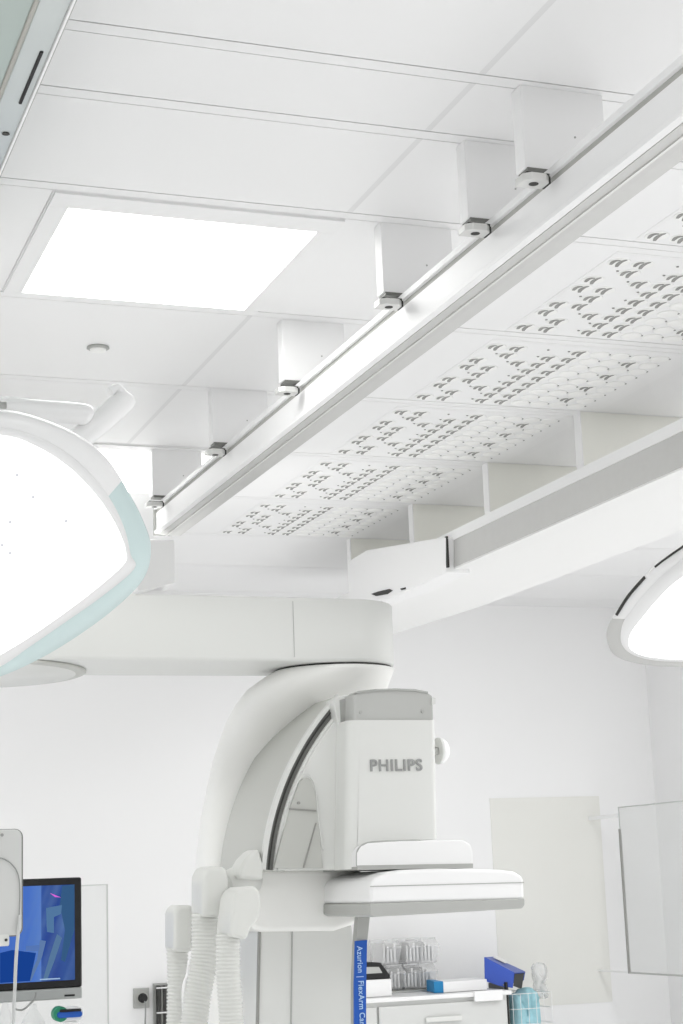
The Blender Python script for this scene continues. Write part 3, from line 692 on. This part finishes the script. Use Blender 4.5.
# clear dispensers, two tiers
k = 0
LAB = {(0, 0): 'clear plastic dispenser bin, lower tier, next to the small black printer', (0, 1): 'clear plastic dispenser bin, lower tier, second from the printer', (0, 2): 'clear plastic dispenser bin, lower tier, nearest the flat white box',
       (1, 0): 'clear plastic dispenser bin, upper tier, above and nearest the printer', (1, 1): 'clear plastic dispenser bin, upper tier, middle of its row', (1, 2): 'clear plastic dispenser bin, upper tier, farthest right'}
for tier in range(2):
    for i in range(3):
        px0 = (384, 401, 416)[i]-6*tier*(i == 0)+3*tier; px1 = px0+16
        xa, xb = xc(px0, 8.7), xc(px1, 8.7); z0 = CT+.012+tier*.135 if tier == 0 else CT+.139
        z1 = z0+.125
        t = thing('dispenser_bin', ((xa+xb)/2, 8.75, z0), LAB[(tier, i)], 'bin', 'clear bins on the cabinet')
        bm = bmesh.new(); prism_pts(bm, [(xa+.002, 8.66, z0), (xa+.002, 8.60, z0+.09), (xa+.002, 8.66, z1), (xa+.002, 8.86, z1), (xa+.002, 8.86, z0)], Vector((xb-xa-.004, 0, 0))); obj('bin_body', bm, CLEAR, t, bevel=.006)
        bm = bmesh.new()
        for s in range(4):
            xx = xa+.012+s*(xb-xa-.03)/3; bx(bm, xx, xx+.010, 8.68, 8.84, z0+.012, z1-.02-.012*((s+i) % 3))
        obj('contents', bm, RAILW, t)
        bm = bmesh.new(); tube(bm, [(xa+.004, 8.66, z1), (xb-.004, 8.66, z1)], .003, 8); obj('rim', bm, CLEARL, t)
bm = bmesh.new(); bx(bm, xc(385, 8.7), xc(434, 8.7), 8.62, 8.90, CT+.0005, CT+.011)
tag(obj('storage_tray', bm, GREYC), 'flat grey tray under the clear plastic bins on the cabinet', 'tray')
# flat box with blue end
t = thing('carton', (xc(457), 8.5, CT), 'flat white carton with blue end lying on the cabinet top', 'box')
xa, xb = xc(434, 8.45), xc(488, 8.45); xm = xc(441, 8.45)
bm = bmesh.new(); prism_pts(bm, [(xm, 8.42, CT+.002), (xb, 8.46, CT+.002), (xb+.02, 8.62, CT+.002), (xm+.03, 8.62, CT+.002)], Vector((0, 0, .052))); obj('sleeve', bm, WHITE, t, bevel=.003)
bm = bmesh.new(); prism_pts(bm, [(xa-.004, 8.44, CT+.002), (xm, 8.42, CT+.002), (xm+.03, 8.62, CT+.002), (xa+.03, 8.62, CT+.002)], Vector((0, 0, .056))); obj('end_flap', bm, BOXBLUE, t, bevel=.002)
# lever-arch binder lying on its side, leaning out
t = thing('ring_binder', (xc(503), 8.5, CT), 'blue ring binder lying tilted at right end of the cabinet, open end facing right', 'binder')
F = [at(484.5, 957, 8.50), at(514.5, 972.5, 8.42), at(513, 988, 8.42), at(500, 986, 8.44), at(485, 981, 8.50)]
K = [at(493, 956.5, 8.74), at(525.5, 971.5, 8.66)]
def plate(nm, pts, vec, m, par): bm = bmesh.new(); prism_pts(bm, pts, Vector(vec)); return obj(nm, bm, m, par, bevel=.002)
plate('front_cover', F, (0, .006, 0), BINDER, t)
plate('spine', [F[0], F[1], K[1], K[0]], (0, 0, -.006), BINDER, t)
plate('rear_cover', [K[0], K[1], at(524, 980, 8.66), at(521, 984, 8.66), at(493, 980, 8.74)], (0, .006, 0), BINDER, t)
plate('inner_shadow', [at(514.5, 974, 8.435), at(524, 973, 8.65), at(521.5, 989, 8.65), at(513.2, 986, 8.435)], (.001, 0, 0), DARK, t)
plate('spine_label', [at(493, 957.5, 8.60), at(505, 963.2, 8.57), at(510, 962.6, 8.64), at(498, 957, 8.67)], (0, 0, .002), WHITE, t)
# wire basket hung at the cabinet end with a cyan bag
bxc = x1+.012
t = thing('wire_basket', (bxc+.1, 8.5, .5), 'white wire basket hung on the right end of the cabinet', 'basket')
bxr = at(543, 1000, 8.5).x; ztop = at(530, 993, 8.42).z
for z in (ztop, ztop-.075, ztop-.15, ztop-.3, ztop-.4):
    bm = bmesh.new(); tube(bm, [(bxc+.03, 8.40, z), (bxr, 8.40, z), (bxr, 8.66, z), (bxc+.03, 8.66, z), (bxc+.03, 8.40, z)], .0018, 8); obj('hoop', bm, WHITE, t)
for k_ in range(6):
    bm = bmesh.new(); x = bxc+.03+(bxr-bxc-.03)*k_/5; tube(bm, [(x, 8.40, ztop), (x, 8.40, ztop-.4), (x, 8.66, ztop-.4), (x, 8.66, ztop)], .0014, 6); obj('wire', bm, WHITE, t)
bm = bmesh.new(); bx(bm, bxc, bxc+.028, 8.44, 8.62, .10, ztop+.05); obj('mount_bar', bm, TRACK, t)
bm = bmesh.new(); bx(bm, bxc+.006, bxc+.018, 8.425, 8.44, .10, ztop+.06); obj('mount_edge', bm, BLACK, t)
# the bag: crumpled closed sack
def blob(bm, pts, y0, depth, seed, amp=.012):
    rnd = random.Random(seed); S = spline(pts, 4); cc = sum(S, Vector())/len(S); rr = []
    for k_, (sc, dy_) in enumerate(((.25, 0), (.6, .0), (.85, .01), (.97, .03), (1, .06), (1, depth*.6), (.9, depth), (.5, depth*1.05))):
        rr.append([bm.verts.new(cc+(p-cc)*sc*(1+rnd.uniform(-.03, .03))+Vector((0, dy_+rnd.uniform(-amp, amp)+(0 if k_ > 3 else .02*(math.sin(8*i/len(S)*PI)*.5)), 0))) for i, p in enumerate(S)])
    for a_, b2 in zip(rr, rr[1:]):
        for i in range(len(S)): bm.faces.new((a_[i], a_[(i+1) % len(S)], b2[(i+1) % len(S)], b2[i])).smooth = True
    bm.faces.new(rr[0]); bm.faces.new(rr[-1][::-1])
bm = bmesh.new(); blob(bm, [at(x, y, 8.45) for x, y in ((517, 999), (523, 995), (531, 988), (538, 990), (542, 1003), (544, 1040), (530, 1060), (516, 1050))], 8.45, .15, 3)
tag(obj('cloth_bag', bm, CYAN), 'crumpled light blue bag in the white wire basket', 'bag')
bm = bmesh.new(); blob(bm, [at(x, y, 8.56) for x, y in ((536, 968), (541, 963), (548, 965), (550, 973), (546, 982), (545, 992), (550, 998), (540, 997), (538, 982))], 8.56, .05, 5, .006)
tag(obj('plastic_wrapping', bm, CLEAR), 'wispy white plastic wrapping sticking up behind the light blue bag', 'wrapping')

# ------------------------------------------------------------------ left monitors
YM = 6.3
a, b = at(-110, 879, YM), at(82, 877, YM); zt_m = at(70, 877.5, YM).z; zb_m = at(70, 999, YM).z
zchin = at(70, 987.5, YM).z
xr = at(82, 930, YM).x; xl = xr-.80
t = thing('computer_monitor', ((xl+xr)/2, YM+.05, .72), 'computer monitor with blue picture, black bezel and silver chin at lower left', 'monitor')
box('bezel', xl, xr, YM, YM+.03, zchin, zt_m, BLACK, t, .008, 3)
box('chin', xl, xr, YM-.001, YM+.028, zb_m, zchin, SILVER, t, .006, 3)
sx = at(74.5, 930, YM).x; sz0 = at(60, 980.5, YM).z; sz1 = at(60, 885, YM).z
box('screen', xl+.025, sx, YM-.003, YM+.002, sz0, sz1, SCREEN, t)
p = at(69.5, 995.3, YM); box('badge', p.x-.018, p.x+.018, YM-.004, YM, p.z-.003, p.z+.003, BLACK, t)
p = at(50, 979, YM-.004); box('caption_line', p.x-.035, p.x+.035, YM-.005, YM-.002, p.z-.002, p.z+.002, WLET, t)
PIC = [(( (62,886),(74.3,884.5),(74.3,930),(65,962),(61,960),(65,930),(60,905) ), (70,115,165)), (((46,908),(62,905),(61,914),(54,917),(54,933),(47,932)), (105,150,200)),
       (((40,940),(37,960),(27,981),(31,981),(42,957),(46,941)), (120,155,210)), (((57,934),(62,938),(54,962),(47,980),(43,980),(50,955)), (110,150,195)), (((26,946),(40,945),(39,951),(26,951)), (110,150,225)),
       (((0,953),(12,950),(36,953),(30,981),(0,983)), (34,84,180))]
for k_, (pp_, cc_) in enumerate(PIC):
    bm = bmesh.new(); prism_pts(bm, [at(x, y, YM-.0032-.0001*k_) for x, y in pp_], Vector((0, .0005, 0)))
    obj('screen_picture', bm, emissive('screen_tone', cc_, .8), t)
p = at(53, 895.5, YM-.004); bm = bmesh.new(); prism_pts(bm, [at(50, 893, YM-.004), at(55, 895, YM-.004), at(61, 897.5, YM-.004), at(55, 897, YM-.004)], Vector((0, .002, 0)))
obj('magenta_mark', bm, mat('magenta', (190, 80, 190), .5, emit=(190, 80, 190), estr=.6), t)
box('stand_neck', (xl+xr)/2-.05, (xl+xr)/2+.05, YM+.03, YM+.05, .74, zt_m-.1, SILVER, t, .005)
box('stand_foot', (xl+xr)/2-.12, (xl+xr)/2+.12, YM-.08, YM+.12, .722, .74, SILVER, t, .006)
t = thing('desk', ((xl+xr)/2, 6.4, 0), 'pale desk carrying the computer monitor', 'desk')
box('desktop', xl-.1, xr+.0, 6.05, 6.75, .69, .722, WHITE2, t, .004)
for x in (xl, xr-.09):
    for y in (6.1, 6.66): box('leg', x, x+.04, y, y+.04, 0, .69, GREYC, t)
# display back, near left
YT = 4.3
t = thing('display_back', (at(-30, 900, YT).x, YT, .9), 'light grey rear of a rounded display at left picture edge, in front of monitor', 'display')
xr2 = at(24.3, 880, YT).x; z1 = at(10, 829.5, YT).z; z0 = at(10, 935.5, YT).z
def rrect(x0, x1, z0, z1, r, y, n=6):
    P = []
    for cx_, cz_, a0 in ((x1-r, z1-r, 0), (x0+r, z1-r, 90), (x0+r, z0+r, 180), (x1-r, z0+r, 270)):
        for k_ in range(n+1): a = math.radians(a0+90*k_/n); P.append((cx_+r*math.cos(a), y, cz_+r*math.sin(a)))
    return P
bm = bmesh.new(); prism_pts(bm, rrect(xr2-.42, xr2-.006, z0, z1, .017, YT), Vector((0, .02, 0))); obj('rear_shell', bm, mat('shell_grey', (205, 206, 204), .4, noise=.02), t, bevel=.003)
bm = bmesh.new(); prism_pts(bm, rrect(xr2-.42, xr2, z0-.003, z1+.002, .02, YT+.015), Vector((0, .014, 0))); obj('dark_edge', bm, TRACK, t, bevel=.003)
ap = spline([at(x, y, YT-.002) for x, y in ((-12, 858), (0, 858), (8, 861), (15, 868), (19, 878), (20, 892), (19.5, 912), (18, 932))], 5, False)
bm = bmesh.new(); tube(bm, ap, .0014, 8); obj('arch_seam', bm, CORD, t)
p = at(2, 835, YT); bm = bmesh.new(); tube(bm, [(p.x, YT-.002, p.z), (p.x, YT+.001, p.z)], .004, 12); obj('screw', bm, CORD, t)
a = at(0, 935, YT); b = at(9.5, 946, YT)
br = box('bracket', a.x-.15, b.x, YT, YT+.02, b.z, a.z+.005, GPAINT, t, .004)
p = at(6, 940, YT); bm = bmesh.new(); tube(bm, [(p.x, YT-.002, p.z), (p.x, YT+.001, p.z)], .0035, 10); obj('bolt', bm, DARK, br)
box('pole', xr2-.26, xr2-.22, YT+.03, YT+.07, 0, z1-.03, GREYC, t, .005)
box('pole_foot', xr2-.45, xr2-.03, YT-.15, YT+.25, 0, .03, GREYC, t, .01)
# transparent cord hanging down from display back
cp = spline([at(x, y, YT-.01) for x, y in ((20, 915), (18, 935), (16, 960), (15, 985), (14, 1005), (12, 1060))], 5, False)
bm = bmesh.new(); tube(bm, cp, .0042, 10); obj('power_cord', bm, mat('cord_pale', (196, 198, 197), .35), t)
MON = [o for o in bpy.data.objects if o.name == 'computer_monitor'][0]
cp = spline([at(x, y, 6.3) for x, y in ((13, 1008), (22, 1010), (30, 1004), (35, 998), (36, 992))], 5, False)
bm = bmesh.new(); tube(bm, cp, .0035, 8); obj('power_cord', bm, CORD, MON)
for k_, (xa_, lab) in enumerate(((5, 'narrow clear bottle under the monitor, left of the other'), (33, 'wide clear bottle under the monitor, left of the green clip'))):
    q = at(xa_, 1002 if k_ == 0 else 1004, 6.15); bm = bmesh.new()
    lathe_z(bm, q.x, 6.15, [(.03+.01*k_, .722), (.03+.01*k_, q.z-.06), (.012, q.z-.015), (.012, q.z)], 20)
    tag(obj('clear_bottle', bm, GLASSP), lab, 'bottle')
# green and blue holder
t = thing('tape_dispenser', (at(68, 1014, 6.0).x, 6.1, .722), 'green and white oval holder with blue and black item below the monitor corner', 'holder')
def oval(px0, px1, py0, py1, y, yb, m, nm, par):
    a, b = at(px0, py1, y), at(px1, py0, y); r = (b.z-a.z)/2
    bm = bmesh.new(); prism_pts(bm, rrect(a.x, b.x, a.z, b.z, r*.98, y, 8), Vector((0, yb-y, 0))); return obj(nm, bm, m, par, bevel=.003)
oval(56, 84, 1006.5, 1022, 6.06, 6.12, WHITE, 'holder_body', t)
oval(53.5, 68, 1006, 1022.5, 6.055, 6.1, GREEN, 'green_end', t)
oval(57.5, 82.5, 1010.5, 1018.5, 6.045, 6.06, BLUE, 'blue_item', t)
oval(60, 81.5, 1008.5, 1012.5, 6.04, 6.05, BLACK, 'black_top', t)
q = at(70, 1021, 6.1); box('holder_stand', q.x-.02, q.x+.02, 6.07, 6.11, .722, q.z, WHITE, t)

# ------------------------------------------------------------------ light
w = bpy.data.worlds.new('world'); scene.world = w; w.use_nodes = True
bg = w.node_tree.nodes['Background']; bg.inputs[0].default_value = (1, 1, .995, 1); bg.inputs[1].default_value = 1.0
def area(nm, loc, rot, sx, sy, e, col=(1, 1, 1)):
    l = bpy.data.lights.new(nm, 'AREA'); l.shape = 'RECTANGLE'; l.size = sx; l.size_y = sy; l.energy = e; l.color = col
    o = bpy.data.objects.new(nm, l); COL.objects.link(o); o.location = loc; o.rotation_euler = rot; return o
for x, y, e in ((-1.7, 3.9, 32), (-1.7, 6.1, 36), (-.7, 7.6, 16), (1.0, 1.2, 22), (3.9, 1.5, 32), (3.9, 4.2, 40), (4.0, 5.8, 32)):
    area('added_ceiling_lamp', (x, y, 2.785), (0, 0, 0), .65, .65, e)  # lamps out of view, added to brighten the walls, floor and ceiling
area('added_up_fill', (4.0, 6.6, .25), (PI, 0, 0), 1.4, 1.6, 11)  # unseen upward fill, added to brighten the rear right ceiling and wall
area('added_up_fill', (0.2, 7.4, .25), (PI, 0, 0), 1.6, 1.2, 4)  # second added fill below the frame, lifts the rear left
scene.view_settings.view_transform = 'Standard'
scene.view_settings.look = 'None'
scene.view_settings.exposure = -0.42
scene.cycles.max_bounces = 10; scene.cycles.diffuse_bounces = 5
